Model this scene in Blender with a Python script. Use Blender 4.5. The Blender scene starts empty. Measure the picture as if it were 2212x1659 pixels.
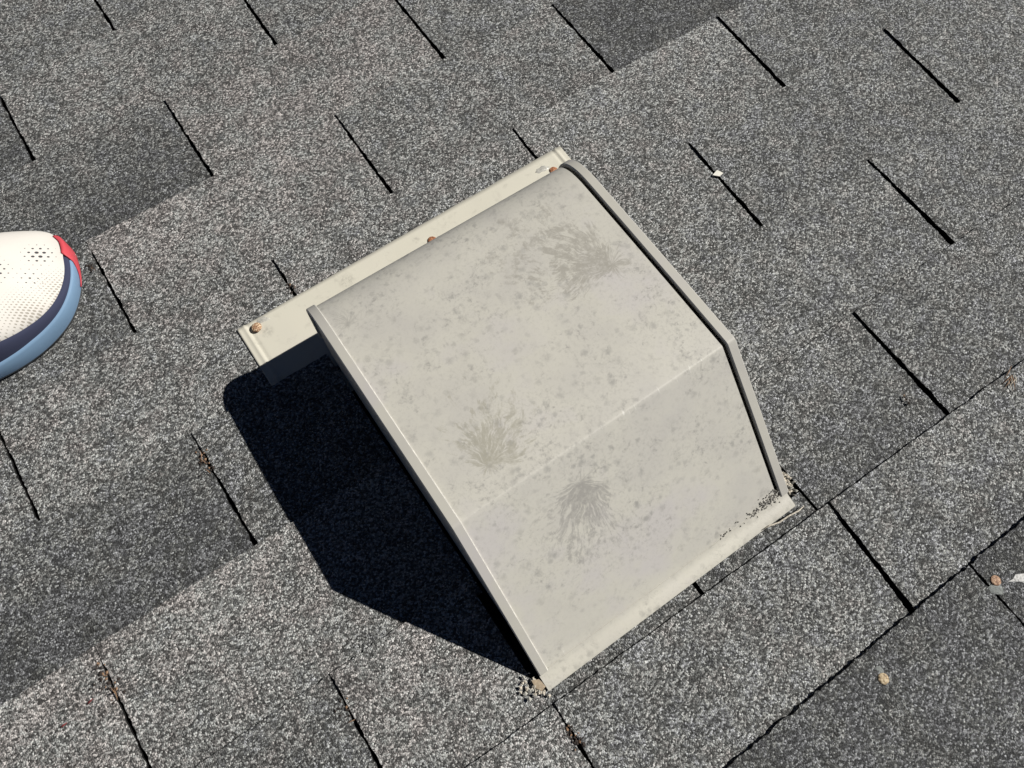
import bpy, bmesh, math, random
from mathutils import Vector, Matrix, noise
sc = bpy.context.scene
C = sc.collection

# ---------------------------------------------------------------- camera
# roof frame: x runs along the shingle courses, y points down the slope, z out of the roof (metres)
cam_d = bpy.data.cameras.new('camera'); cam = bpy.data.objects.new('camera', cam_d); C.objects.link(cam)
cam_d.sensor_width = 36.0; cam_d.lens = 36.0 * 1661 / 2212
cam_d.clip_start = 0.02; cam_d.clip_end = 500
R = Matrix(((0.823745, 0.522842, -0.219272), (-0.566861, 0.76676, -0.301245), (0.010625, 0.372445, 0.927993)))
cam.matrix_world = Matrix.Translation((0.11763, -0.60839, 0.69811)) @ R.to_4x4()
sc.camera = cam

# ---------------------------------------------------------------- light
SUN = Vector((0.90, -0.31, 0.98)).normalized()
elev = math.asin(SUN.z)
w = bpy.data.worlds.new('World'); sc.world = w; w.use_nodes = True
nt = w.node_tree; nt.nodes.clear()
sky = nt.nodes.new('ShaderNodeTexSky'); sky.sky_type = 'NISHITA'; sky.sun_disc = False
sky.sun_elevation = elev; sky.sun_rotation = math.atan2(SUN.x, SUN.y)
sky.altitude = 4000; sky.air_density = 0.25; sky.dust_density = 0.0; sky.ozone_density = 1.0
bg = nt.nodes.new('ShaderNodeBackground'); bg.inputs['Strength'].default_value = 0.05
wo = nt.nodes.new('ShaderNodeOutputWorld')
nt.links.new(sky.outputs[0], bg.inputs[0]); nt.links.new(bg.outputs[0], wo.inputs[0])
ld = bpy.data.lights.new('sun', 'SUN'); ld.energy = 5.0; ld.angle = math.radians(0.53); ld.color = (1.0, 0.965, 0.90)
lo = bpy.data.objects.new('sun', ld); C.objects.link(lo)
lo.rotation_euler = SUN.to_track_quat('Z', 'Y').to_euler(); lo.location = (3, -1, 4)
sc.view_settings.view_transform = 'Standard'; sc.view_settings.look = 'None'
sc.view_settings.exposure = 0.0; sc.view_settings.gamma = 1.0
sc.render.engine = 'CYCLES'

rnd = random.Random(7)

# ---------------------------------------------------------------- node helpers
class NT:
    def __init__(s, name):
        s.m = bpy.data.materials.new(name); s.m.use_nodes = True
        s.t = s.m.node_tree; s.t.nodes.clear()
        s.out = s.n('ShaderNodeOutputMaterial'); s.b = s.n('ShaderNodeBsdfPrincipled')
        s.l(s.b.outputs[0], s.out.inputs[0])
        s.pos = s.n('ShaderNodeNewGeometry').outputs['Position']
    def n(s, t, **k):
        o = s.t.nodes.new(t)
        for a, v in k.items(): setattr(o, a, v)
        return o
    def l(s, a, b): s.t.links.new(a, b)
    def put(s, sock, v):
        if isinstance(v, bpy.types.NodeSocket): s.l(v, sock)
        elif v is not None: sock.default_value = v
    def math(s, op, a, b=None, c=None, clamp=False):
        o = s.n('ShaderNodeMath', operation=op); o.use_clamp = clamp
        s.put(o.inputs[0], a); s.put(o.inputs[1], b)
        if c is not None: s.put(o.inputs[2], c)
        return o.outputs[0]
    def vmath(s, op, a, b=None):
        o = s.n('ShaderNodeVectorMath', operation=op); s.put(o.inputs[0], a); s.put(o.inputs[1], b)
        return o.outputs['Value'] if op in ('LENGTH', 'DOT_PRODUCT', 'DISTANCE') else o.outputs[0]
    def noise(s, scale, detail=2, rough=.5, vec=None, dist=0.0):
        o = s.n('ShaderNodeTexNoise'); o.inputs['Scale'].default_value = scale
        o.inputs['Detail'].default_value = detail; o.inputs['Roughness'].default_value = rough
        o.inputs['Distortion'].default_value = dist
        s.l(vec or s.pos, o.inputs['Vector']); return o
    def voro(s, scale, vec=None, rnd=1.0, feature='F1'):
        o = s.n('ShaderNodeTexVoronoi'); o.feature = feature
        o.inputs['Scale'].default_value = scale; o.inputs['Randomness'].default_value = rnd
        s.l(vec or s.pos, o.inputs['Vector']); return o
    def ramp(s, fac, stops, interp='LINEAR'):
        o = s.n('ShaderNodeValToRGB'); e = o.color_ramp; e.interpolation = interp
        while len(e.elements) < len(stops): e.elements.new(0.5)
        for el, (p, c) in zip(e.elements, stops):
            el.position = p; el.color = (c, c, c, 1) if not isinstance(c, tuple) else (*c, 1)
        s.put(o.inputs[0], fac); return o.outputs[0]
    def mix(s, fac, a, b, mode='MIX'):
        o = s.n('ShaderNodeMix', data_type='RGBA', blend_type=mode)
        s.put(o.inputs[0], fac)
        s.put(o.inputs[6], a if not isinstance(a, tuple) else (*a, 1)); s.put(o.inputs[7], b if not isinstance(b, tuple) else (*b, 1))
        return o.outputs[2]
    def sep(s, v):
        o = s.n('ShaderNodeSeparateXYZ'); s.l(v, o.inputs[0]); return o.outputs
    def comb(s, x, y, z):
        o = s.n('ShaderNodeCombineXYZ'); s.put(o.inputs[0], x); s.put(o.inputs[1], y); s.put(o.inputs[2], z); return o.outputs[0]
    def bump(s, h, strength, dist, prev=None):
        o = s.n('ShaderNodeBump'); o.inputs['Strength'].default_value = strength; o.inputs['Distance'].default_value = dist
        s.l(h, o.inputs['Height'])
        if prev: s.l(prev, o.inputs['Normal'])
        return o.outputs[0]
    def setc(s, v): s.put(s.b.inputs['Base Color'], v if not isinstance(v, tuple) else (*v, 1))

def mottled_head(name, c1, c2):
    k = NT(name); n = k.noise(520, 4, .7)
    k.setc(k.ramp(n.outputs[0], [(.38, tuple(q * .25 for q in c1)), (.48, c1), (.60, c2)])); k.b.inputs['Roughness'].default_value = .65
    k.l(k.bump(n.outputs[0], .8, .0008), k.b.inputs['Normal']); return k.m
def simple(name, col, rough=.6, metal=0, var=.25, scale=60, bump=0):
    k = NT(name); n = k.noise(scale, 4, .6)
    f = k.ramp(n.outputs[0], [(.3, 1 - var), (.7, 1 + var)])
    k.setc(k.mix(1.0, f, col, 'MULTIPLY'))
    k.b.inputs['Roughness'].default_value = rough; k.b.inputs['Metallic'].default_value = metal
    if bump: k.l(k.bump(n.outputs[0], .6, bump), k.b.inputs['Normal'])
    return k.m

# ---------------------------------------------------------------- granulated shingle
def granules():
    k = NT('mineral_granules')
    wob = k.noise(90, 1, .5)
    pv = k.vmath('ADD', k.pos, k.vmath('SCALE', k.vmath('SUBTRACT', wob.outputs['Color'], (.5, .5, .5)), None))
    pv.node.inputs[1].links[0].from_node.inputs['Scale'].default_value = .002
    v1 = k.voro(650, pv); v2 = k.voro(1150, pv)
    r1 = k.sep(v1.outputs['Color']); r2 = k.sep(v2.outputs['Color'])
    val = k.math('ADD', k.math('MULTIPLY', r1[0], .68), k.math('MULTIPLY', r2[0], .32))
    attr = k.n('ShaderNodeAttribute', attribute_name='tint')
    tint = k.sep(attr.outputs['Vector'])          # x brightness of the colour blend, y warmth
    patch = k.noise(14, 4, .6).outputs[0]
    patch2 = k.noise(55, 3, .6).outputs[0]
    # share of pale granules follows the blend of this tab
    shift = k.math('ADD', k.math('MULTIPLY', k.math('SUBTRACT', tint[0], .5), .265), k.math('MULTIPLY', k.math('SUBTRACT', patch, .5), .20))
    shift = k.math('ADD', shift, k.math('MULTIPLY', k.math('SUBTRACT', patch2, .5), .10))
    vv = k.math('ADD', val, shift)
    base = k.ramp(vv, [(.10, .034), (.34, .070), (.51, .140), (.66, .272), (.82, .50), (.98, .76)])
    bald = k.ramp(k.noise(26, 5, .65, dist=.5).outputs[0], [(.66, 1.0), (.74, .45)])
    base = k.mix(1.0, base, bald, 'MULTIPLY')
    # hue of single granules: neutral green-grey, blue-grey, brown
    warm = k.math('ADD', k.math('MULTIPLY', k.math('SUBTRACT', r1[1], .5), .5), k.math('ADD', tint[1], k.math('MULTIPLY', k.math('SUBTRACT', k.noise(38, 3, .55).outputs[0], .5), 1.9)), clamp=True)
    hue = k.ramp(warm, [(0, (.965, .99, 1.045)), (.38, (.97, 1.0, .975)), (.62, (1.005, 1.0, .985)), (1, (1.05, .99, .965))])
    k.setc(k.mix(1.0, base, hue, 'MULTIPLY'))
    k.b.inputs['Roughness'].default_value = .8
    k.b.inputs['Specular IOR Level'].default_value = .35
    h = k.math('ADD', k.math('MULTIPLY', v1.outputs['Distance'], -1.0), k.math('MULTIPLY', r1[2], .55))
    h2 = k.math('MULTIPLY', v2.outputs['Distance'], -.6)
    nb = k.bump(k.math('ADD', h, h2), 1.0, .0011)
    dent = k.bump(k.noise(9, 2, .5).outputs[0], .5, .006, nb)
    k.l(dent, k.b.inputs['Normal'])
    return k.m

def asphalt_edge():
    k = NT('bare_asphalt'); n = k.noise(900, 3, .6)
    k.setc(k.ramp(n.outputs[0], [(.35, .006), (.75, .022)]))
    k.b.inputs['Roughness'].default_value = .9; k.b.inputs['Specular IOR Level'].default_value = .15
    k.l(k.bump(n.outputs[0], 1, .0008), k.b.inputs['Normal'])
    return k.m

# ---------------------------------------------------------------- painted weathered metal
def painted(name, tone=1.0, stains=True, cream=0.0):
    k = NT(name)
    P = k.pos
    big = k.noise(11, 4, .6).outputs[0]
    base = k.ramp(big, [(.35, (.475 * tone, .460 * tone, .425 * tone)), (.52, (.520 * tone, .505 * tone, .452 * tone)), (.66, (.500 * tone, .480 * tone, .462 * tone))])
    if cream: base = k.mix(cream, base, (.655, .628, .530))
    if stains:
        # small grey mildew blots, denser in clouds
        cloud = k.ramp(k.noise(16, 3, .6).outputs[0], [(.36, 0.0), (.62, 1.0)])
        fine = k.ramp(k.noise(330, 5, .75).outputs[0], [(.50, 0.0), (.62, 1.0)])
        mid = k.ramp(k.noise(95, 6, .72, dist=.6).outputs[0], [(.53, 0.0), (.64, 1.0)])
        blot = k.math('MULTIPLY', mid, k.math('ADD', .35, k.math('MULTIPLY', fine, .65)))
        s = k.math('ADD', k.math('MULTIPLY', blot, k.math('ADD', .25, cloud)), k.math('MULTIPLY', fine, k.math('ADD', .10, k.math('MULTIPLY', cloud, .32))), clamp=True)
        base = k.mix(k.math('MULTIPLY', s, .72), base, (.27, .262, .245))
        # round drip spots
        vs = k.voro(46, k.vmath('ADD', P, k.vmath('SCALE', k.noise(160, 3, .6).outputs['Color'])), 1.0)
        vs.inputs['Vector'].links[0].from_node.inputs[1].links[0].from_node.inputs['Scale'].default_value = .010
        spot = k.math('MULTIPLY', k.ramp(vs.outputs['Distance'], [(.10, 1.0), (.24, 0.0)]), k.math('GREATER_THAN', k.sep(vs.outputs['Color'])[0], .55))
        base = k.mix(k.math('MULTIPLY', k.math('MULTIPLY', spot, k.ramp(k.noise(260, 4, .7).outputs[0], [(.4, .2), (.6, 1.0)])), .38), base, (.25, .243, .225))
        for (vsz, thr, r0, amt) in ((70, .55, .30, .48), (125, .50, .36, .46)):
            vq = k.voro(vsz, k.vmath('ADD', P, k.comb(k.math('MULTIPLY', k.noise(300, 3, .6).outputs[0], .007), k.math('MULTIPLY', k.noise(340, 3, .6).outputs[0], .007), 0.0)))
            sq = k.math('MULTIPLY', k.ramp(vq.outputs['Distance'], [(r0 * .3, 1.0), (r0, 0.0)]), k.math('GREATER_THAN', k.sep(vq.outputs['Color'])[0], thr))
            base = k.mix(k.math('MULTIPLY', k.math('MULTIPLY', sq, k.math('ADD', .35, cloud)), amt), base, (.27, .265, .25))
        # splash fans: dirt that ran out in rays from one point
        for (cx, cy, cz, rad, ang, spread, strength, col) in [
                (.389, -.377, .121, .120, math.radians(138), .95, .95, (.315, .300, .265)),
                (.204, -.468, .121, .072, math.radians(62), 1.25, .85, (.31, .295, .24)),
                (.258, -.516, .095, .084, math.radians(-118), 1.2, .85, (.275, .265, .250)),
                (.170, -.300, .118, .020, math.radians(100), 2.2, .5, (.28, .27, .25))]:
            wp = k.n('ShaderNodeVectorMath', operation='SCALE'); k.l(k.vmath('SUBTRACT', k.noise(42, 1, .5).outputs['Color'], (.5, .5, .5)), wp.inputs[0]); wp.inputs['Scale'].default_value = .014
            d = k.vmath('SUBTRACT', k.vmath('ADD', P, wp.outputs[0]), (cx, cy, cz)); q = k.sep(d)
            r = k.vmath('LENGTH', d)
            a = k.math('ARCTAN2', q[1], q[0])
            da = k.math('SUBTRACT', k.math('WRAP', k.math('SUBTRACT', a, ang), math.pi, -math.pi), 0.0)
            rays = k.noise(1.0, 5, .72, k.comb(k.math('MULTIPLY', a, 9.0), k.math('MULTIPLY', r, 70.0), cx * 50)).outputs[0]
            reach = k.math('MULTIPLY', k.math('MAXIMUM', k.math('COSINE', k.math('DIVIDE', k.math('MINIMUM', k.math('ABSOLUTE', da), spread * 1.5), spread)), .15), rad)
            reach = k.math('MULTIPLY', reach, k.math('ADD', .55, rays))
            fade = k.math('SUBTRACT', 1.0, k.math('DIVIDE', r, reach), clamp=True)
            edge = k.noise(230, 5, .7, dist=.5).outputs[0]
            mk = k.math('MULTIPLY', k.math('SUBTRACT', k.math('ADD', k.math('MULTIPLY', fade, 1.15), k.math('MULTIPLY', k.math('SUBTRACT', rays, .5), 3.4)), k.math('MULTIPLY', edge, .82)), 2.6, clamp=True)
            mk = k.math('MULTIPLY', mk, k.ramp(k.noise(210, 4, .7).outputs[0], [(.36, .5), (.54, 1.0)]))
            mk = k.math('MULTIPLY', mk, k.math('MULTIPLY', k.math('GREATER_THAN', fade, .001), k.math('POWER', fade, .35)))
            base = k.mix(k.math('MULTIPLY', mk, strength), base, col)
            # scuffs through the paint, thickest along the bend and the foot
        sv = k.n('ShaderNodeMapping'); sv.inputs['Scale'].default_value = (1.0, .18, .18); sv.inputs['Rotation'].default_value = (0, 0, .5)
        k.l(P, sv.inputs['Vector'])
        scr = k.voro(380, sv.outputs[0]); sep = k.sep(P)
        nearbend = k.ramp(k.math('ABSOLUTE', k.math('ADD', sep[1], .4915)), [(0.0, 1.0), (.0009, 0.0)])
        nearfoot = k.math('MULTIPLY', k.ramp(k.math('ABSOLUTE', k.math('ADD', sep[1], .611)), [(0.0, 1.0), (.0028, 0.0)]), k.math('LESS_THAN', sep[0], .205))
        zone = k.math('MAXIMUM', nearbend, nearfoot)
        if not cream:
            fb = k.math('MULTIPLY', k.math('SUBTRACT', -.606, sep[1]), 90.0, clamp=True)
            base = k.mix(k.math('MULTIPLY', fb, .18), base, (.65, .62, .50))  # foot band: glossy glow mixed into the colour, over less chalked cream paint
        sc1 = k.math('MULTIPLY', zone, k.ramp(k.noise(420, 3, .6, sv.outputs[0]).outputs[0], [(.62, 0.0), (.70, .5)]))
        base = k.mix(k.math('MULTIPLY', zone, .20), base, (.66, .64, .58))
        base = k.mix(sc1, base, (.92, .91, .86))
    if cream:
        fm = k.ramp(k.noise(70, 5, .7, dist=.5).outputs[0], [(.56, 0.0), (.70, .38)])
        base = k.mix(fm, base, (.40, .385, .33))
        for (cx, cy, rd) in ((.206, -.1945, .010), (.291, -.192, .005), (.112, -.199, .008)):
            dd = k.vmath('DISTANCE', k.comb(k.sep(P)[0], k.sep(P)[1], 0.0), (cx, cy, 0))
            sm_ = k.math('MULTIPLY', k.ramp(k.math('DIVIDE', dd, rd), [(.3, 1.0), (1.0, 0.0)]), k.ramp(k.noise(330, 4, .7).outputs[0], [(.42, .1), (.58, .65)]))
            base = k.mix(sm_, base, (.36, .345, .30))
    k.setc(base)
    k.b.inputs['Roughness'].default_value = .52
    k.b.inputs['Specular IOR Level'].default_value = .45
    n2 = k.bump(k.noise(9, 2, .5).outputs[0], .35, .006)
    n3 = k.bump(k.noise(700, 3, .6).outputs[0], .12, .0004, n2)
    k.l(n3, k.b.inputs['Normal'])
    return k.m

M_GRAN = granules(); M_ASPH = asphalt_edge()
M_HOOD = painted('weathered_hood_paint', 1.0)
M_RIM = painted('weathered_rim_paint', .90, False)
M_FLANGE = painted('weathered_flange_paint', 1.0, False, .8)
def sunlit_worn_edge():  # sun-caught line on the seam corners painted paler, broken up by scratchy wear
    k = NT('sunlit_worn_paint_edge'); m = k.ramp(k.noise(130, 4, .7).outputs[0], [(.42, 0.0), (.62, 1.0)])
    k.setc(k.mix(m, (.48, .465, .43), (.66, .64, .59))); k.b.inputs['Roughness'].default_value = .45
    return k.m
M_SUNLIT_WORN = sunlit_worn_edge()
M_DARK = simple('dark_screen', (.03, .03, .032), .7)
M_RUST = mottled_head('rusty_nail', (.34, .13, .06), (.55, .26, .13))
M_RUST2 = mottled_head('faded_rusty_nail', (.42, .22, .12), (.75, .62, .42))
M_SEAL = simple('old_clear_sealant', (.46, .45, .41), .3, 0, .25, 300, .0008)
M_CRUMB = simple('pale_sealant_crumbs', (.56, .51, .43), .7, 0, .45, 600, .001)
M_TAN = simple('tan_primer', (.36, .285, .20), .7, 0, .3, 300)
M_NEEDLE = simple('dry_needle', (.27, .165, .10), .8, 0, .3, 300)
M_DIRT = simple('dark_debris', (.035, .026, .022), .9, 0, .5, 700, .001)
M_CHIP = simple('white_chip', (.82, .80, .72), .6, 0, .08, 200)
M_SCRAP = simple('torn_white_scrap', (.55, .55, .54), .7, 0, .5, 500, .0008)
M_ALU = simple('dull_aluminium', (.20, .215, .21), .8, 0, .45, 700, .0008)

# ---------------------------------------------------------------- object helpers
def mesh_obj(name, verts, faces, mat, parent=None, smooth=False, mats=None, fmat=None):
    me = bpy.data.meshes.new(name); me.from_pydata([tuple(v) for v in verts], [], faces); me.update()
    me.materials.append(mat)
    for m in (mats or []): me.materials.append(m)
    if fmat:
        for p, i in zip(me.polygons, fmat): p.material_index = i
    if smooth:
        for p in me.polygons: p.use_smooth = True
    o = bpy.data.objects.new(name, me); C.objects.link(o)
    if parent: o.parent = parent; o.matrix_parent_inverse = parent.matrix_world.inverted()
    return o
def fixn(o):
    bm = bmesh.new(); bm.from_mesh(o.data); bmesh.ops.recalc_face_normals(bm, faces=bm.faces); bm.to_mesh(o.data); bm.free(); return o
def empty(name, loc):
    o = bpy.data.objects.new(name, None); C.objects.link(o); o.location = loc; o.empty_display_size = .03
    bpy.context.view_layer.update(); return o
def tag(o, label, cat=None, group=None, kind=None):
    o['label'] = label
    if cat: o['category'] = cat
    if group: o['group'] = group
    if kind: o['kind'] = kind
    return o
def W(u, v, h): return (u, -v, h)

# ---------------------------------------------------------------- shingled roof
EXP, TAB = .127, .3048
def bline(r, u):          # butt line of course r (metres up the slope)
    base = {1: (.1275, .128), 2: (.2535, .255), 3: (.3815, .384), 4: (.5135, .514), 5: (.6375, .6465), 6: (.7585, .7565), 7: (.908, .908)}.get(r, (EXP * r + (.019 if r > 7 else 0),) * 2)
    t = min(max(u / .6, -.5), 1.5)
    return base[0] + (base[1] - base[0]) * t
SLOT = {}                  # (course, half-tab index) -> (u at butt, u at head, width at butt, width at head) in mm
for r, k_, a, b, w0, w1 in [(-3, 1, 149, 149, 3, 4), (-2, 2, 299, 297, 4, 5), (-2, 0, 1, -1, 3, 4), (-1, 1, 152, 151, 3, 5), (-1, 3, 450, 450, 4, 5.5),
        (0, 0, 5, 3, 1.8, 4), (0, 2, 302, 301, 3, 4.5), (0, 4, 603, 603, 4, 5.5), (1, 1, 155, 155, 2.5, 4), (1, 3, 457, 455, 3.5, 5), (1, 5, 757, 755, 5.5, 6),
        (1, -1, -145, -147, 3, 3.5), (2, 0, 3, 4, 2.6, 4), (2, 4, 608, 606, 4.5, 6.5), (2, 6, 911, 907, 6.5, 7.5), (3, -1, -148, -150, 1.6, 4), (3, 5, 759, 760, 4, 8),
        (4, 0, 5, 3, 2.2, 4.5), (4, 4, 612, 613, 5, 7), (5, 1, 147, 145, 3, 5.5), (5, 3, 455, 450, 4.5, 8), (6, 4, 520, 524, 3.6, .05)]:
    SLOT[(r, k_)] = (a / 1e3, b / 1e3, w0 * .82 / 1e3, w1 * .86 / 1e3)
# colour blend of single tabs: (course, left slot index) -> (brightness butt, brightness head, warmth butt, warmth head)
BL = {(-1, -1): (.42, .02, .5, .2), (-1, 1): (.62, .78, .75, .75), (0, 4): (.12, -.02, .25, .2), (0, 0): (.82, .66, .8, .6), (0, 2): (.62, .55, .45, .5), (0, -2): (.45, .40, .4, .35),
      (1, -1): (.66, .72, .62, .45), (1, 1): (.70, .62, .55, .65), (1, 3): (.80, .55, .5, .45), (2, -2): (.40, -.02, .35, .05), (2, 0): (.45, .42, .35, .3), (2, 4): (.52, .40, .35, .3),
      (3, -1): (.84, .68, .72, .5), (3, -3): (.82, .78, .8, .7), (4, 0): (.82, .74, .72, .6), (4, -2): (.60, .22, .45, .2), (3, 3): (.62, .50, .35, .3), (3, 5): (.58, .45, .3, .3),
      (4, 2): (.52, .18, .35, .15), (4, 4): (.52, .34, .35, .25), (5, 1): (.64, .58, .35, .35), (5, 3): (.62, .50, .32, .3), (5, -1): (.88, .8, .6, .5),
      (6, 2): (.10, .22, .15, .15), (6, 4): (-.05, .10, .12, .12), (6, 6): (-.05, .1, .1, .1), (7, 3): (.1, .1, .15, .15), (7, 5): (.1, .1, .15, .15), (-2, 0): (.66, .56, .55, .55), (-2, 2): (.5, .55, .35, .45), (-1, 3): (.62, .52, .4, .35),
      (0, 6): (.58, .52, .35, .3), (1, 5): (.48, .45, .3, .3), (2, 6): (.52, .5, .3, .3), (-3, 1): (.6, .5, .45, .4), (1, -3): (.6, .5, .45, .4)}
T, LIP = .0030, .0012
def clip(poly, a, b, c):   # keep a*u + b*v + c >= 0
    out = []
    for i, p in enumerate(poly):
        q = poly[(i + 1) % len(poly)]
        dp, dq = a * p[0] + b * p[1] + c, a * q[0] + b * q[1] + c
        if dp >= 0: out.append(p)
        if (dp >= 0) != (dq >= 0):
            t = dp / (dp - dq); out.append((p[0] + (q[0] - p[0]) * t, p[1] + (q[1] - p[1]) * t))
    return out
RV, RF, RT, RM = [], [], [], []
def wavy(p, q, amp, step=.0024):
    d = math.hypot(q[0] - p[0], q[1] - p[1]); n = max(1, int(d / step)); out = []
    nx, ny = -(q[1] - p[1]) / d, (q[0] - p[0]) / d
    for i in range(n):
        t = i / n; e = 0 if i == 0 else amp
        x, y = p[0] + (q[0] - p[0]) * t, p[1] + (q[1] - p[1]) * t
        k = noise.noise(Vector((x * 330, y * 330, 3.3))) * 1.5 + noise.noise(Vector((x * 70, y * 70, 9.1))) * 1.3
        out.append((x + nx * e * k, y + ny * e * k))
    return out
def add_poly(poly, r, bl, lift0=0.0, thick=T, dark=False):
    if len(poly) < 3: return
    b0 = bline(r, sum(p[0] for p in poly) / len(poly)); top, bot = [], []
    n0 = len(RV)
    for (u, v) in poly:
        s = (v - bline(r, u)) / EXP
        z = LIP + T + lift0 * max(0, 1 - s) - s * T
        if r == 5 and u > .30: z += .0008 * max(0, 1 - s)
        if r == 6: z += .0022 * max(0, 1 - 1.5 * s) * (0.6 + .8 * noise.noise(Vector((u * 9, 0, 1))))
        RV.append(W(u, v, z)); RV.append(W(u, v, z - thick))
        c = min(max(s, 0), 1); t = (bl[0] + (bl[1] - bl[0]) * c, bl[2] + (bl[3] - bl[2]) * c, 0)
        RT.append(t); RT.append(t)
    n = len(poly)
    RF.append([n0 + 2 * i for i in range(n)][::-1]); RM.append(0)
    for i in range(n):
        j = (i + 1) % n
        RF.append([n0 + 2 * i, n0 + 2 * j, n0 + 2 * j + 1, n0 + 2 * i + 1])
        pa, pb = poly[i], poly[j]; butt = abs(pa[1] - pb[1]) < abs(pa[0] - pb[0])
        RM.append(0 if butt and not dark and r < 6 and noise.noise(Vector((pa[0] * 45, pa[1] * 45, 4.4))) > -.08 else 1)
for r in range(-16, 17):
    off = r % 2
    cols = [k for k in range(-21, 26) if (k % 2) == off]
    if r == 6: cols = cols
    def slot(k):
        if (r, k) in SLOT: return SLOT[(r, k)]
        u = k * TAB / 2 + .002 * math.sin(r * 5.1 + k * 3.7)
        if r == 6: u += -.095
        return (u, u + .0015 * math.sin(k + r), .0035 + .001 * math.sin(k * 7 + r), .0045)
    for k in cols:
        if r == 6:
            L0, R0 = slot(k), slot(k + 2)
        else: L0, R0 = slot(k), slot(k + 2)
        hd = EXP + .022
        vb = lambda u: bline(r, u)
        # outline: butt edge then right slot, head, left slot
        lb, rb = (L0[0] + L0[2] / 2, vb(L0[0])), (R0[0] - R0[2] / 2, vb(R0[0]))
        lh, rh = (L0[1] + L0[3] / 2, vb(L0[1]) + EXP + .001), (R0[1] - R0[3] / 2, vb(R0[1]) + EXP + .001)
        bl = BL.get((r, k))
        if bl is None:
            q = rnd.random(); bl = (.50 + .16 * q, .42 + .16 * rnd.random(), .35 + .2 * rnd.random(), .3 + .2 * rnd.random())
            if rnd.random() < .14: bl = (bl[0] * .6, .08, .3, .15)
        near = -1.0 < lb[0] < 1.4 and -6 < r < 9
        amp = .0007 if near else .0
        st = .0024 if near else .05
        poly = wavy(lb, rb, amp * (.9 if r < 5 else (.8 if r == 5 else 1.7)), st) + wavy(rb, rh, amp * 1.1, st) + [rh, (rh[0] + .003, rh[1] + .02), (lh[0] - .003, lh[1] + .02)] + wavy(lh, lb, amp * 1.1, st)
        hu0, hu1 = .149, .4435
        if r in (2, 3) and rb[0] > hu0 and lb[0] < hu1:
            add_poly(clip(poly, -1, 0, hu0), r, bl); add_poly(clip(poly, 1, 0, -.436), r, bl)
        elif r == 4 and rb[0] > hu0 and lb[0] < hu1:
            add_poly(clip(poly, -1, 0, hu0 - .006), r, bl)
            pr = clip(poly, 1, -.02, -.4435 + .02 * .58); add_poly(pr, r, bl)
        else:
            add_poly(poly, r, bl, 0 if r != 6 else .0006)
# strip of course 4 lapped over the head flange of the vent, in two pieces with a notch between
def strip(u0, u1, va, vb_, bl):
    e = wavy((u0, va), (u1, vb_), .0006) + [(u1, vb_), (u1 + .001, .664), (u0 + .001, .664)]
    add_poly(e, 4, bl, .0012, T, True)
strip(.1425, .3055, .6240, .6280, (.5, .35, .45, .4)); strip(.3095, .4415, .6235, .6215, (.5, .2, .35, .35))
roof = mesh_obj('shingle_roof', RV, RF, M_GRAN, mats=[M_ASPH], fmat=RM)
at = roof.data.attributes.new('tint', 'FLOAT_VECTOR', 'POINT')
for i, t in enumerate(RT): at.data[i].vector = t
tag(roof, 'grey granulated asphalt shingles laid in half-lapped courses', 'roof', kind='structure')
deck = mesh_obj('roof_deck', [(-3.4, -2.3, -.0045), (4.0, -2.3, -.0045), (4.0, 2.2, -.0045), (-3.4, 2.2, -.0045),
                              (-3.4, -2.3, -.03), (4.0, -2.3, -.03), (4.0, 2.2, -.03), (-3.4, 2.2, -.03)],
                [(0, 1, 2, 3), (4, 7, 6, 5), (0, 4, 5, 1), (1, 5, 6, 2), (2, 6, 7, 3), (3, 7, 4, 0)], M_ASPH)
tag(deck, 'dark asphalt layer seen in the slots between the shingle tabs', 'roof deck', kind='structure')

# ---------------------------------------------------------------- roof vent
vent = empty('roof_vent', W(.29, .40, 0))
tag(vent, 'beige painted slant-back metal roof vent with a rounded nose, stained by dirt splashes', 'roof vent')
def fillet(P, rad, i, n=5):
    """points replacing corner i of polyline P by an arc-like curve"""
    a, b, c = Vector(P[i - 1]), Vector(P[i]), Vector(P[i + 1])
    p, q = b + (a - b).normalized() * rad, b + (c - b).normalized() * rad
    return [tuple((p * (1 - t) ** 2 + b * 2 * t * (1 - t) + q * t * t)) for t in [j / n for j in range(n + 1)]]
SP = [(.257, .046), (.2570, .087)]
vc, hc, ra, rb_ = .302, .0872, .045, .0342
for j in range(1, 17):
    a = math.pi - j / 16 * math.pi / 2
    SP.append((vc - ra * abs(math.cos(a)) ** (2 / 2.5), hc + rb_ * abs(math.sin(a)) ** (2 / 2.5)))
SP.append((.36, .1216)); SP.append((.43, .1213))
KINK = (.4915, .1205)
SP += fillet([(.43, .1216), KINK, (.604, .0165)], .0014, 1, 3)
SP += [(.55, .0678)]
SP += fillet([(.55, .0678), (.6168, .0066), (.629, .0056)], .0045, 1, 5)
SP += [(.6275, .0052), (.6290, .0042)]
def normals(P):
    N = []
    for i in range(len(P)):
        a = Vector(P[max(i - 1, 0)]); b = Vector(P[min(i + 1, len(P) - 1)]); t = (b - a).normalized()
        N.append(Vector((-t.y, t.x)))
    return N
NS = normals(SP)
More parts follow.
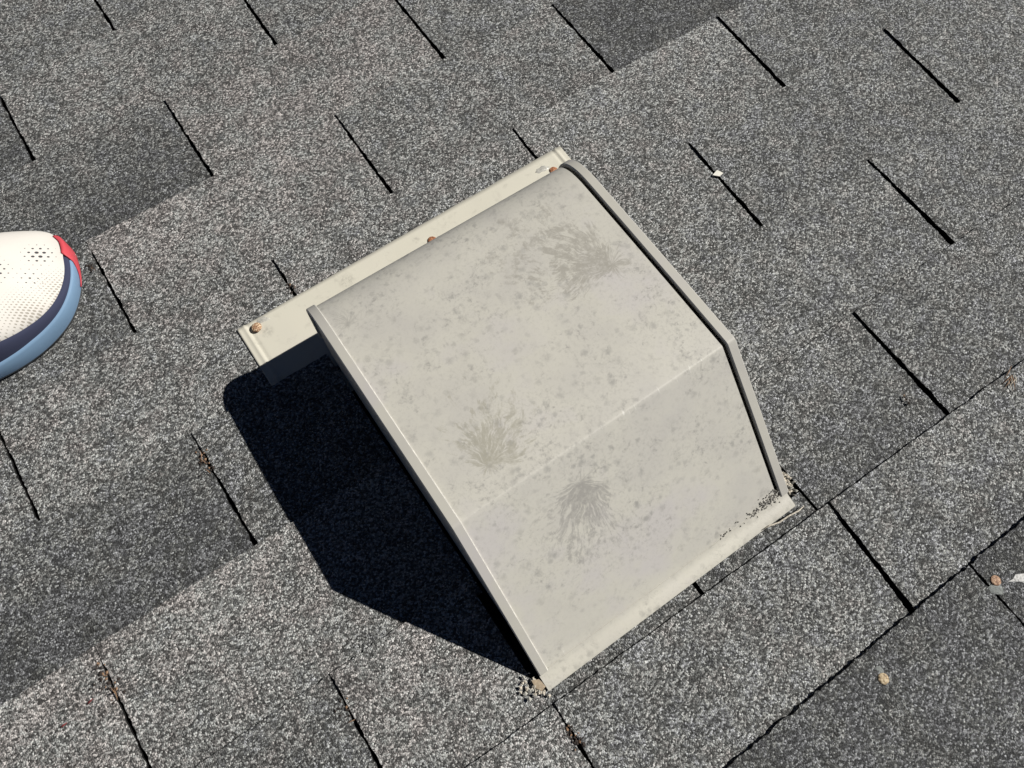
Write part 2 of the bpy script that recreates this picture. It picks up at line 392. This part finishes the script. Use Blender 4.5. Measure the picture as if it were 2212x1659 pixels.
def extrude_profile(name, sec, mat, parent, smooth=True, idx=None):
    """sec: list of (u, offset) forming a closed section, swept along the hood profile"""
    V, F = [], []; ids = idx or range(len(SP))
    for i in ids:
        p = Vector(SP[i]); n = NS[i]
        for (u, o) in sec:
            q = p + n * (o(i) if callable(o) else o)
            V.append(W(u, q.x, q.y))
    m = len(sec); L = len(list(ids))
    for i in range(L - 1):
        for j in range(m):
            k = (j + 1) % m
            F.append((i * m + j, i * m + k, (i + 1) * m + k, (i + 1) * m + j))
    F.append(tuple(range(m))[::-1]); F.append(tuple((L - 1) * m + j for j in range(m)))
    o = mesh_obj(name, V, F, mat, parent); fixn(o)
    if smooth:
        for p in o.data.polygons: p.use_smooth = True
        try: o.data.set_sharp_from_angle(angle=math.radians(24))
        except Exception: pass
    return o
US = [.1565 + (.4172 - .1565) * i / 10 for i in range(11)]
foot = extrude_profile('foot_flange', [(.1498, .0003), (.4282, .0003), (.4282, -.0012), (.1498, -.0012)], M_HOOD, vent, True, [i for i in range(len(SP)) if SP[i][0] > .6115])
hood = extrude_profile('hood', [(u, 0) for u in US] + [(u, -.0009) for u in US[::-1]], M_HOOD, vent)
RISE = .0020
def tail(i):   # the seams sink into the flange at their foot
    v = SP[i][0]; return RISE * min(1, max(.10, (.6215 - v) / .010))
c1 = .0008
def rim_sec(ua, ub):      # ua < ub
    return [(ua, -.0015), (ua, lambda i: tail(i) - c1), (ua + c1, tail), (ub - c1, tail), (ub, lambda i: tail(i) - c1), (ub, -.0018)]
for nm, ua, ub, pu in (('l', .1500, .1588, .1522), ('r', .4208, .4300, .4280)):
    sp = empty  # each side is one folded sheet: wall below, standing seam along its top
    seam = extrude_profile('side_panel', rim_sec(ua, ub), M_RIM, vent, True, [i for i in range(len(SP)) if SP[i][0] < .6150])
    seam.data.materials.append(M_SUNLIT_WORN)
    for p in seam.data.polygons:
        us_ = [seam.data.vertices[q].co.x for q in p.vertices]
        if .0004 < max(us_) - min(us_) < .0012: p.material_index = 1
    # wall
    ids = [i for i in range(len(SP)) if SP[i][0] <= .632]
    V = []; F = []
    top = [SP[i] for i in ids]; n = len(top)
    for du in (0, .0012):
        for (v, h) in top: V.append(W(pu + du, v, h - .0012))
        for (v, h) in top: V.append(W(pu + du, max(v, .262), min(.0012, h - .002)))
    for i in range(n - 1):
        F.append((i, i + 1, n + i + 1, n + i)); F.append((2 * n + i, 3 * n + i, 3 * n + i + 1, 2 * n + i + 1))
    F.append((0, n, 3 * n, 2 * n))
    bm = bmesh.new(); bm.from_mesh(seam.data)
    vs = [bm.verts.new(v) for v in V]
    for f in F:
        try: fc = bm.faces.new([vs[q] for q in f]); fc.smooth = False
        except Exception: pass
    bmesh.ops.recalc_face_normals(bm, faces=bm.faces); bm.to_mesh(seam.data); bm.free()
    seam['label'] = 'folded side panel with raised seam along the hood edge' + (', shadow groove beside it' if nm == 'r' else '')

# base flange with a shallow bead near each edge, dished slightly between nails
V, F = [], []
us = []; u = .0880
while u < .4868: us.append(u); u += .0016
us.append(.4868)
vs_ = [.1808, .184, .19, .198, .207, .215, .222, .230, .238, .246, .254, .262, .275, .30]
def fz(u, v):
    z = .0046 - .0022 * min(1, (v - .181) / .073)
    if v > .26: z = .0024 - .0026 * min(1, (v - .26) / .015)
    for c in (.0955, .4795): z += .0011 * math.exp(-((u - c) / .0013) ** 2) - .0006 * math.exp(-((u - c - (.003 if c < .2 else -.003)) / .0018) ** 2)
    for (nu, nv) in ((.106, .190), (.304, .2085), (.464, .202)):
        z -= .0007 * math.exp(-(((u - nu) ** 2 + (v - nv) ** 2) / .009 ** 2))
    z += .00035 * noise.noise(Vector((u * 22, v * 22, 2)))
    return z
for v in vs_:
    for u in us: V.append(W(u, v - (.0025 * (u - .088) / .4 if v < .182 else 0) + (.0006 * noise.noise(Vector((u * 30, 0, 0))) if v < .182 else 0), fz(u, v)))
n = len(us)
for j in range(len(vs_) - 1):
    for i in range(n - 1): F.append((j * n + i, (j + 1) * n + i, (j + 1) * n + i + 1, j * n + i + 1))
fl = mesh_obj('base_flange', V, F, M_FLANGE, vent, True)
sm = fl.modifiers.new('thickness', 'SOLIDIFY'); sm.thickness = .0009; sm.offset = -1
fl['label'] = 'flat nailed flange under the nose of the hood'

def box(name, u0, u1, v0, v1, h0, h1, mat, parent):
    V = [W(u, v, h) for h in (h0, h1) for (u, v) in ((u0, v0), (u1, v0), (u1, v1), (u0, v1))]
    return fixn(mesh_obj(name, V, [(0, 1, 2, 3), (4, 7, 6, 5), (0, 4, 5, 1), (1, 5, 6, 2), (2, 6, 7, 3), (3, 7, 4, 0)], mat, parent))
thr = box('throat', .156, .427, .300, .560, .0028, .030, M_RIM, vent)
scr = box('insect_screen', .158, .425, .266, .270, .0036, .052, M_DARK, vent)
hem = box('nose_hem', .158, .422, .2578, .2650, .0452, .0464, M_RIM, vent)

def nail(name, u, v, h, rad, mat, parent=None, dome=.0016, seed=0):
    V, F = [], []; K = 20
    rr = random.Random(seed)
    for (f, z) in ((1.0, -.0004), (1.03, .0006), (.92, .0011), (.6, .0011 + dome * .6), (.25, .0011 + dome * .9)):
        for j in range(K):
            a = 2 * math.pi * j / K; q = rad * f * (1 + .04 * rr.uniform(-1, 1)); V.append(W(u + q * math.cos(a), v + q * math.sin(a), h + z + .00015 * rr.uniform(-1, 1)))
    for L in range(4):
        for j in range(K): k = (j + 1) % K; F.append((L * K + j, L * K + k, (L + 1) * K + k, (L + 1) * K + j))
    V.append(W(u, v, h + .0011 + dome)); c = len(V) - 1
    for j in range(K): F.append((4 * K + j, 4 * K + (j + 1) % K, c))
    o = mesh_obj(name, V, F, mat, parent, True); return fixn(o)
def blob(name, pts, h, mat, parent=None, th=.0012, seed=1):
    """irregular thin smear: pts = outline in (u, v)"""
    V, F = [], []; n = len(pts); cu = sum(p[0] for p in pts) / n; cv = sum(p[1] for p in pts) / n
    rr = random.Random(seed)
    for (f, z) in ((1, 0), (.82, .75), (.45, 1.0)):
        for p in pts: V.append(W(cu + (p[0] - cu) * f, cv + (p[1] - cv) * f, h + th * z * rr.uniform(.6, 1.1)))
    for L in range(2):
        for j in range(n): k = (j + 1) % n; F.append((L * n + j, L * n + k, (L + 1) * n + k, (L + 1) * n + j))
    V.append(W(cu, cv, h + th)); c = len(V) - 1
    for j in range(n): F.append((2 * n + j, 2 * n + (j + 1) % n, c))
    return fixn(mesh_obj(name, V, F, mat, parent, True))
def ell(u, v, a, b, ang, n=14, jit=.2, seed=0):
    rr = random.Random(seed); o = []
    for j in range(n):
        t = 2 * math.pi * j / n; q = 1 + jit * rr.uniform(-1, 1); x, y = a * q * math.cos(t), b * q * math.sin(t)
        o.append((u + x * math.cos(ang) - y * math.sin(ang), v + x * math.sin(ang) + y * math.cos(ang)))
    return o
n1 = nail('nail', .1055, .1905, .0062, .0050, M_RUST2, vent, .0010, 1); n1['label'] = 'large coppery nail head at the left corner of the flange'
n2 = nail('nail', .3045, .2022, .0040, .0046, M_RUST, vent, .0007, 2); n2['label'] = 'dark red rusty nail half hidden under the hood edge'
n3 = nail('nail', .4622, .2010, .0038, .0044, M_RUST, vent, .0008, 3); n3['label'] = 'orange rusty nail beside the right end of the nose'
s1 = blob('sealant', ell(.1165, .1850, .0085, .0048, .15, 14, .22, 4), .0036, M_SEAL, vent, .0010, 4)
s2 = blob('sealant', ell(.3175, .2045, .0075, .0040, .3, 14, .25, 5), .0033, M_SEAL, vent, .0006, 5)
s3 = blob('sealant', ell(.452, .1930, .0080, .0040, .1, 14, .3, 6), .0040, M_SEAL, vent, .0010, 6)
for s in (s1, s2, s3): s['label'] = 'dried clear sealant smear next to a flange nail'
# tan primer showing at the torn left foot of the hood
cor = blob('bare_corner', [(.1425, .6140), (.1490, .6170), (.1500, .6245), (.1450, .6260), (.1420, .6210)], .0058, M_TAN, vent, .0002, 3)
cor['label'] = 'tan bare corner at the foot of the left seam'

# ---------------------------------------------------------------- loose bits and nails in the roof
def crumbs(name, spots, mats, label, cat, h=.004, seed=0, kind=None, group=None):
    rr = random.Random(seed); V, F, FM = [], [], []
    for (u, v, hh, sz) in spots:
        n0 = len(V); q = [rr.uniform(.6, 1.2) * sz for _ in range(3)]; a = rr.uniform(0, 3.14)
        pts = [(1, 0, 0), (-1, 0, 0), (0, 1, 0), (0, -1, 0), (0, 0, 1), (0, 0, -1)]
        for (x, y, z) in pts:
            x, y, z = x * q[0] + rr.uniform(-.2, .2) * sz, y * q[1] + rr.uniform(-.2, .2) * sz, z * q[2] * .7
            V.append(W(u + x * math.cos(a) - y * math.sin(a), v + x * math.sin(a) + y * math.cos(a), hh + z))
        m = rr.randrange(len(mats))
        for f in ((0, 2, 4), (2, 1, 4), (1, 3, 4), (3, 0, 4), (2, 0, 5), (1, 2, 5), (3, 1, 5), (0, 3, 5)): F.append([n0 + i for i in f]); FM.append(m)
    o = fixn(mesh_obj(name, V, F, mats[0], mats=mats[1:], fmat=FM)); return tag(o, label, cat, group, kind)
rr = random.Random(5)
def slope_h(u, v):   # height of the hood sheet at v
    for a, b in zip(SP, SP[1:]):
        if a[0] <= v <= b[0] and b[0] > a[0]: return a[1] + (b[1] - a[1]) * (v - a[0]) / (b[0] - a[0])
    return .005
sp = []
for i in range(150):
    t = abs(rr.gauss(0, .33)); 
    if t > 1: continue
    u = .4205 - t * .052; v = .6110 + rr.gauss(0, .0020) + .002 * t
    sp.append((u, v, slope_h(u, v) + .0007, rr.uniform(.0007, .0012)))
for (uc, vc2, k2) in ((.352, .6125, 9), (.361, .6115, 3), (.368, .610, 2)):
    for i in range(k2): u = uc + rr.gauss(0, .0022); v = vc2 + rr.gauss(0, .001); sp.append((u, v, slope_h(u, v) + .0006, rr.uniform(.0007, .0011)))
M_GR1 = simple('loose_dark_granules', (.10, .095, .085), .8, 0, .6); M_GR2 = simple('loose_pale_granules', (.5, .48, .44), .8)
crumbs('loose_granules', sp, [M_GR1, M_GR1, M_GR2], 'loose granules washed into the lower right foot of the vent hood', 'granules', seed=3, kind='stuff')
sp = [(.4355 + rr.gauss(0, .0030), .604 + rr.gauss(0, .008), .0035 + rr.uniform(0, .0015), rr.uniform(.0010, .0024)) for i in range(130)]
crumbs('sealant_crumbs', sp, [M_CRUMB, M_CRUMB, M_SEAL, M_GR1], 'pale broken sealant crumbs in the gap right of the vent foot', 'sealant crumbs', seed=4, kind='stuff')
sp = [(.140 + rr.gauss(0, .0050), .620 + rr.gauss(0, .0055), .0045 + rr.uniform(0, .001), rr.uniform(.0009, .0026)) for i in range(34)]
crumbs('sealant_flakes', sp, [M_CRUMB, M_SEAL], 'grey white sealant flakes round the lower left corner of the vent', 'sealant flakes', seed=6, kind='stuff')

def tube(name, pts, rad, mat, label, cat, parent=None, group=None):
    V, F = [], []; K = 6
    for i, p in enumerate(pts):
        a = Vector(pts[max(i - 1, 0)]); b = Vector(pts[min(i + 1, len(pts) - 1)]); t = (b - a).normalized()
        s = t.cross(Vector((0, 0, 1))).normalized(); q = s.cross(t)
        r0 = rad * (.35 if i in (0, len(pts) - 1) else 1)
        for j in range(K):
            an = 2 * math.pi * j / K; V.append(Vector(p) + s * r0 * math.cos(an) + q * r0 * math.sin(an))
    for i in range(len(pts) - 1):
        for j in range(K): k = (j + 1) % K; F.append((i * K + j, i * K + k, (i + 1) * K + k, (i + 1) * K + j))
    F.append(tuple(range(K))); F.append(tuple((len(pts) - 1) * K + j for j in range(K)))
    o = fixn(mesh_obj(name, V, F, mat, parent, True))
    if label: tag(o, label, cat, group)
    return o
tube('sealant_string', [W(.388, .6285, .0062), W(.396, .6295, .0066), W(.405, .6320, .0066), W(.416, .6325, .0066), W(.426, .6340, .0064), W(.434, .6335, .0060)], .0008, M_CRUMB,
     'thin pale sealant string lying beside the lower right vent edge', 'sealant string')
# paper-white chip caught in a slot
fixn(tag(mesh_obj('paint_chip', [W(.6015, .3045, .0062), W(.6090, .3030, .0078), W(.6125, .3095, .0070), W(.6070, .3100, .0060), W(.6015, .3045, .0054), W(.6090, .3030, .0070), W(.6125, .3095, .0062), W(.6070, .3100, .0052)],
     [(0, 1, 2, 3), (7, 6, 5, 4), (0, 4, 5, 1), (1, 5, 6, 2), (2, 6, 7, 3), (3, 7, 4, 0)], M_CHIP), 'small white chip stuck across a slot right of the vent', 'chip'))
# exposed nails
def roof_nail(u, v, mat, label, flap, fu, fv, a, b, ang, seed):
    e = empty('roofing_nail', W(u, v, .004)); tag(e, label, 'nail', 'rusty nail heads showing on the lower right shingles')
    nail('nail_head', u, v, .0050, .0046, mat, e, .0004, seed)
    f = blob('metal_flap', ell(fu, fv, a, b, ang, 12, .25, seed), .0050, M_ALU, e, .0006, seed)
    return e
M_RN = mottled_head('sun_bleached_rust', (.46, .34, .20), (.60, .50, .34))
M_RN2 = mottled_head('brown_rust_head', (.32, .17, .10), (.52, .36, .24))
roof_nail(.3885, .7815, M_RN, 'round yellowish nail head with a grey flap, on the dark shingle at the bottom right', 1, .3915, .7740, .0050, .0032, 1.2, 11)
roof_nail(.5290, .7795, M_RN2, 'brown rusty nail with a silver scrap at the right edge, beside a white scuff', 1, .5235, .7855, .0065, .0048, .5, 12)
tag(blob('sealant_scrap', [(.5370, .7865), (.5430, .7875), (.5480, .7860), (.5560, .7905), (.5620, .7985), (.5560, .7960), (.5500, .7990), (.5475, .7940), (.5430, .7905)], .0052, M_SCRAP, None, .0008, 9),
    'torn white scrap stuck to the shingle at the right edge', 'scrap')
# organic bits in the slots
def debris(u, v, n, s, label, seed, needle=None, h=.0045, gap=.003):
    e = empty('slot_debris', W(u, v, h)); tag(e, label, 'debris', 'dirt and needle bits caught in the shingle slots')
    q = random.Random(seed)
    pts = [(u + q.gauss(0, s * .5), v + q.gauss(0, s), h + q.uniform(-.001, .0008), q.uniform(.0007, .0018)) for i in range(n)]
    o = crumbs('dirt_clump', pts, [M_DIRT, M_DIRT, M_DIRT, M_DIRT, M_NEEDLE], '', None, seed=seed); o.parent = e; o.matrix_parent_inverse = e.matrix_world.inverted()
    del o['label']
    for (a, b, c, d) in (needle or []):
        tube('dry_needle', [W(u + a, v + b, h + .0014), W(u + (a + c) / 2 + .0006, v + (b + d) / 2, h + .002), W(u + c, v + d, h + .0012)], .00042, M_NEEDLE, None, None, e)
    return e
debris(.001, .284, 26, .0075, 'brown plant bits in the slot left of the vent shadow', 21, [(-.003, -.004, .001, .006), (.002, -.009, -.002, .002), (-.003, .009, 0, .016)])
debris(-.003, .033, 16, .0032, 'small dark clump in the slot nearest the shoe', 22)
debris(.0015, .545, 16, .0060, 'dark bits with a short orange needle in the slot at the bottom edge', 23, [(-.003, .010, .004, .0112)])
debris(-.1500, .412, 44, .0085, 'dark clump with a tan needle in the slot at the bottom left', 24, [(.0, .006, .0020, .018), (.0025, .009, .001, .020)])
debris(.1465, .668, 34, .0060, 'brown black clump in the slot under the lower left vent corner', 25)
debris(.155, .168, 16, .0045, 'dark bits in the short slot running under the vent flange', 26)
debris(.588, .612, 14, .0030, 'dark clump on the shingle near the right edge', 27)
def twigs(u, v, n, ln, label, seed):
    e = empty('twig_scrap', W(u, v, .005)); tag(e, label, 'twig'); q = random.Random(seed)
    for i in range(n):
        a = q.uniform(-.5, .7) - .6; c = (u + q.gauss(0, .004), v + q.gauss(0, .003)); dx, dy = math.cos(a) * ln * q.uniform(.5, 1) / 2, math.sin(a) * ln * q.uniform(.5, 1) / 2
        tube('fibre', [W(c[0] - dx, c[1] - dy, .0056), W(c[0] + q.gauss(0, .0006), c[1], .0066), W(c[0] + dx, c[1] + dy, .0056)], .0005, M_CRUMB if i % 2 else M_NEEDLE, None, None, e)
twigs(.686, .655, 9, .018, 'frayed pale twig lying across the shingles at the far right', 31)
M_RED = simple('dark_red_speck', (.20, .03, .03), .7)
for (u, v, a, lb) in ((-.171, .421, .3, 'tiny dark red speck, upper one of the two left of the bottom slot'), (-.196, .425, .1, 'tiny dark red sliver, lower one of the two left of the bottom slot')):
    tube('red_speck', [W(u, v, .0052), W(u + .003 * math.cos(a), v - .003 * math.sin(a), .0058), W(u + .006 * math.cos(a), v - .006 * math.sin(a), .0052)], .0008, M_RED, lb, 'speck', None, 'tiny red specks on the lower left shingles')

# ---------------------------------------------------------------- running shoe
TIPU, TIPV, ANG = -.008, .0415, math.radians(8)
def cr(P, t):
    n = len(P); i = int(t * n) % n; f = t * n - int(t * n)
    a, b, c, d = P[i - 1], P[i], P[(i + 1) % n], P[(i + 2) % n]
    return tuple(.5 * ((2 * b[k]) + (-a[k] + c[k]) * f + (2 * a[k] - 5 * b[k] + 4 * c[k] - d[k]) * f * f + (-a[k] + 3 * b[k] - 3 * c[k] + d[k]) * f ** 3) for k in (0, 1))
OUT = [(0, .004), (.006, -.018), (.024, -.036), (.055, -.049), (.09, -.056), (.13, -.056), (.18, -.049), (.235, -.043), (.275, -.034), (.298, -.012),
       (.298, .012), (.275, .032), (.235, .036), (.18, .036), (.13, .044), (.09, .049), (.05, .047), (.022, .038), (.006, .024)]
OUT = [(x * 1.08, y * (1.38 if y < 0 else 1.27) * (1 if x < .15 else .88)) for x, y in OUT]
def Hx(x):
    K = [(0, .040), (.02, .051), (.05, .064), (.09, .076), (.13, .090), (.17, .102), (.2, .108), (.25, .100), (.33, .108)]
    for (a, b), (c, d) in zip(K, K[1:]):
        if x <= c:
            t = max(0, (x - a)) / (c - a); return b + (d - b) * t
    return .108
def spring(x): return .014 * max(0, 1 - x / .07) ** 2 + .006 * max(0, (x - .26) / .06) ** 2
NR = 180
def ring(f, z=None, hgt=None, rand=0):
    o = []
    for i in range(NR):
        x, y = cr(OUT, i / NR); cx = min(max(x, .075), .24)
        X = cx + (x - cx) * f; Y = y * f
        if z is None:
            zb = spring(X) + .030; g = max(0, 1 - f ** 2.6) ** (1 / 1.9)
            Z = zb + (Hx(X) - zb) * g
        else: Z = spring(X) + z
        o.append(Vector((X, Y, Z)))
    return o
def sw(p): # shoe local -> world (x back from tip, y toward the big-toe side)
    c, s = math.cos(ANG), math.sin(ANG)
    return W(TIPU - p.x * c + p.y * s, TIPV - p.x * s - p.y * c, p.z + .0040)
shoe = empty('running_shoe', sw(Vector((.16, 0, 0))))
tag(shoe, 'white knit running shoe with blue sole and red toe, standing at the left edge', 'shoe')

def shoe_mat(name, col, rough=.75, weave=True, holes=False):
    k = NT(name)
    gx = k.n('ShaderNodeMapping'); gx.inputs['Rotation'].default_value = (0, 0, math.radians(18)); k.l(k.pos, gx.inputs['Vector'])
    c = col
    base = k.mix(k.noise(30, 3, .5).outputs[0], tuple(q * .94 for q in col), tuple(min(1, q * 1.05) for q in col))
    if holes:
        s = k.sep(gx.outputs[0])
        def dots(pitch, r0, stagger=True, ex=1.0):
            yy = k.math('DIVIDE', s[1], pitch * .86); row = k.math('FLOOR', yy)
            xx = k.math('ADD', k.math('DIVIDE', s[0], pitch * ex), k.math('MULTIPLY', k.math('MODULO', row, 2.0), .5))
            fx = k.math('SUBTRACT', k.math('FRACT', xx), .5); fy = k.math('SUBTRACT', k.math('FRACT', yy), .5)
            d = k.math('SQRT', k.math('ADD', k.math('MULTIPLY', fx, fx), k.math('MULTIPLY', fy, fy)))
            return d
        def zone(u, v, rad, soft):
            d = k.vmath('DISTANCE', k.comb(k.sep(k.pos)[0], k.sep(k.pos)[1], 0.0), (u, -v, 0))
            return k.ramp(k.math('DIVIDE', d, rad), [(0.0, 1.0), (1.0, 0.0)])
        d1 = dots(.0058, .3)
        for (uu, vv, rad, big) in ((-.0300, .0320, .017, .34), (-.0680, .0400, .019, .30), (-.045, .056, .018, .17)):
            z = zone(uu, vv, rad, .5)
            m = k.math('LESS_THAN', d1, k.math('MULTIPLY', z, big))
            base = k.mix(m, base, (.07, .07, .075))
        d2 = dots(.0027, .3, ex=1.3)
        z2 = k.math('MAXIMUM', zone(-.060, .092, .034, 0), zone(-.098, .112, .034, 0)); z2 = k.math('MAXIMUM', z2, zone(-.026, .076, .030, 0))
        m2 = k.math('LESS_THAN', d2, k.math('MULTIPLY', k.math('MINIMUM', z2, .8), .42))
        base = k.mix(k.math('MULTIPLY', m2, .75), base, (.30, .27, .22))
        k.l(k.bump(m2, .8, -.0006), k.b.inputs['Normal'])
    elif weave:
        v = k.n('ShaderNodeTexWave'); v.inputs['Scale'].default_value = 420; v.inputs['Distortion'].default_value = 1.5; k.l(gx.outputs[0], v.inputs['Vector'])
        k.l(k.bump(v.outputs[0], .35, .0004), k.b.inputs['Normal'])
    k.setc(base); k.b.inputs['Roughness'].default_value = rough
    k.b.inputs['Specular IOR Level'].default_value = .3
    return k.m
M_WHITE = shoe_mat('white_knit', (.72, .69, .645), .9, True, True)
M_BLUE = shoe_mat('blue_foam', (.195, .315, .470), .6, False)
M_NAVY = shoe_mat('navy_knit', (.045, .052, .098), .85)
M_REDR = shoe_mat('red_rubber', (.60, .075, .095), .5, False)
M_GREYR = shoe_mat('grey_outsole', (.16, .17, .18), .8, False)
def loft(name, rings, mat, parent, cap=False, sel=None, off=0.0):
    V, F = [], []
    for r_ in rings: V += [sw(p) for p in r_]
    for L in range(len(rings) - 1):
        for j in range(NR):
            if sel and not sel(j, L): continue
            k = (j + 1) % NR; F.append((L * NR + j, L * NR + k, (L + 1) * NR + k, (L + 1) * NR + j))
    if cap == 'top': F.append(tuple((len(rings) - 1) * NR + j for j in range(NR)))
    if cap == 'bottom': F.append(tuple(range(NR)))
    o = mesh_obj(name, V, F, mat, parent, True)
    bm = bmesh.new(); bm.from_mesh(o.data); bmesh.ops.delete(bm, geom=[v for v in bm.verts if not v.link_faces], context='VERTS')
    bmesh.ops.recalc_face_normals(bm, faces=bm.faces); bm.to_mesh(o.data); bm.free()
    return o
def lerp_ring(a, b, f): return [p.lerp(q, f) for p, q in zip(a, b)]
# heights of the sidewall: foam rises toward the heel, rand above it widens backwards on the outer side
def side_ring(fn_f, fn_z):
    o = []
    for i in range(NR):
        x, y = cr(OUT, i / NR); cx = min(max(x, .075), .24); t = i / NR
        f = fn_f(x, y); X = cx + (x - cx) * f; Y = y * f
        o.append(Vector((X, Y, spring(X) + fn_z(x, y))))
    return o
foam_top = lambda x, y: .023 + .006 * min(1, x / .06) - (.004 if y < 0 else 0) * min(1, x / .1)
rand_top = lambda x, y: .028 + (.021 if y < 0 else -.001) * min(1, max(0, x - .002) / .085)
def dome_f_at(h, x): return h
loft('outsole', [ring(.90, .0), ring(.96, .0005), ring(.985, .005)], M_GREYR, shoe, 'bottom')
foam = [ring(.985, .005), ring(1.0, .010), ring(1.005, .016), side_ring(lambda x, y: 1.0, lambda x, y: foam_top(x, y) * .9), side_ring(lambda x, y: .985, foam_top), side_ring(lambda x, y: .95, lambda x, y: foam_top(x, y) + .0006)]
loft('midsole', foam, M_BLUE, shoe)
rand = [side_ring(lambda x, y: .968, lambda x, y: foam_top(x, y) - .002), side_ring(lambda x, y: .972, lambda x, y: foam_top(x, y) + .3 * (rand_top(x, y) - foam_top(x, y))),
        side_ring(lambda x, y: .955, lambda x, y: foam_top(x, y) + .7 * (rand_top(x, y) - foam_top(x, y))), side_ring(lambda x, y: .925, rand_top), side_ring(lambda x, y: .90, lambda x, y: rand_top(x, y) + .001)]
loft('rand', rand, M_NAVY, shoe)
def upper_ring(s):
    o = []
    for i in range(NR):
        x, y = cr(OUT, i / NR); cx = min(max(x, .075), .24)
        f = (.926 + .055 * min(1, max(0, y / .02))) * (1 - s) ** .8
        X = cx + (x - cx) * f; Y = y * f; zb = spring(x) + rand_top(x, y) - .0005
        g = (1 - (1 - s) ** 2.3) ** .62
        o.append(Vector((X, Y, zb + (Hx(X) - zb) * g)))
    return o
SS = [0, .012, .03, .06, .1, .15, .21, .28, .36, .45, .55, .66, .78, .9, 1.0]
up = [upper_ring(s) for s in SS]
def collar(j, L):   # leave the foot opening at the back
    x = sum(p.x for p in (up[L][j], up[L + 1][j])) / 2; return not (x > .195 and L >= 7)
loft('upper', up, M_WHITE, shoe, False, collar)
# insole seen through the opening
mesh_obj('insole', [sw(Vector((.19 + .055 + .05 * math.cos(a), .026 * math.sin(a), .055))) for a in [i * math.pi / 12 for i in range(24)]], [tuple(range(24))], M_NAVY, shoe)
# red toe bumper wrapping the tip, tapering along the outer side
def push(rg, d):
    o = []
    for p in rg:
        n = Vector((p.x - .085, p.y, .02)); n.normalize(); o.append(p + n * d)
    return o
toe_r = [side_ring(lambda x, y: 1.010, lambda x, y: .006), side_ring(lambda x, y: 1.014, lambda x, y: .014), side_ring(lambda x, y: 1.008, lambda x, y: foam_top(x, y) - .001),
         push(upper_ring(0), .0018), push(upper_ring(.03), .0013), push(upper_ring(.085), .0011)]
def sample(j, q):         # q in 0..len-1 along the stacked rings at station j
    i = min(int(q), len(toe_r) - 2); return toe_r[i][j % NR].lerp(toe_r[i + 1][j % NR], q - i)
js = [j for j in range(-NR // 6, NR // 6 + 1) if -.026 < cr(OUT, (j % NR) / NR)[1] < .031 and cr(OUT, (j % NR) / NR)[0] < .07]
V, F = [], []; ROWS = 8
for j in js:
    y = cr(OUT, (j % NR) / NR)[1]
    if y >= .006: t = max(0, (.031 - y) / .025); hi = 4.35 - .15 * t; lo = 4.0 * (1 - min(1, t * 1.35)) ** 1.2 + .3
    else: t = (.006 - y) / .032; hi = 4.2 * (1 - t) ** 2.6 + .32; lo = .3 * (1 - t) + .22
    hi = max(hi, lo + .05)
    for q in range(ROWS): V.append(sw(sample(j, lo + (hi - lo) * q / (ROWS - 1))))
for a in range(len(js) - 1):
    for q in range(ROWS - 1): F.append((a * ROWS + q, (a + 1) * ROWS + q, (a + 1) * ROWS + q + 1, a * ROWS + q + 1))
tb = fixn(mesh_obj('toe_bumper', V, F, M_REDR, shoe, True))
s_ = tb.modifiers.new('thickness', 'SOLIDIFY'); s_.thickness = .0012; s_.offset = 0
# laces and tongue further back
for i in range(5):
    x = .125 + i * .018; pts = []
    for t in range(9):
        yy = (-.024 + .048 * t / 8); pts.append(sw(Vector((x + .004 * math.sin(t * .8), yy, Hx(x) + .0015 - 6.0 * yy * yy))))
    tube('lace', [tuple(p) for p in pts], .0022, M_WHITE, None, None, shoe)
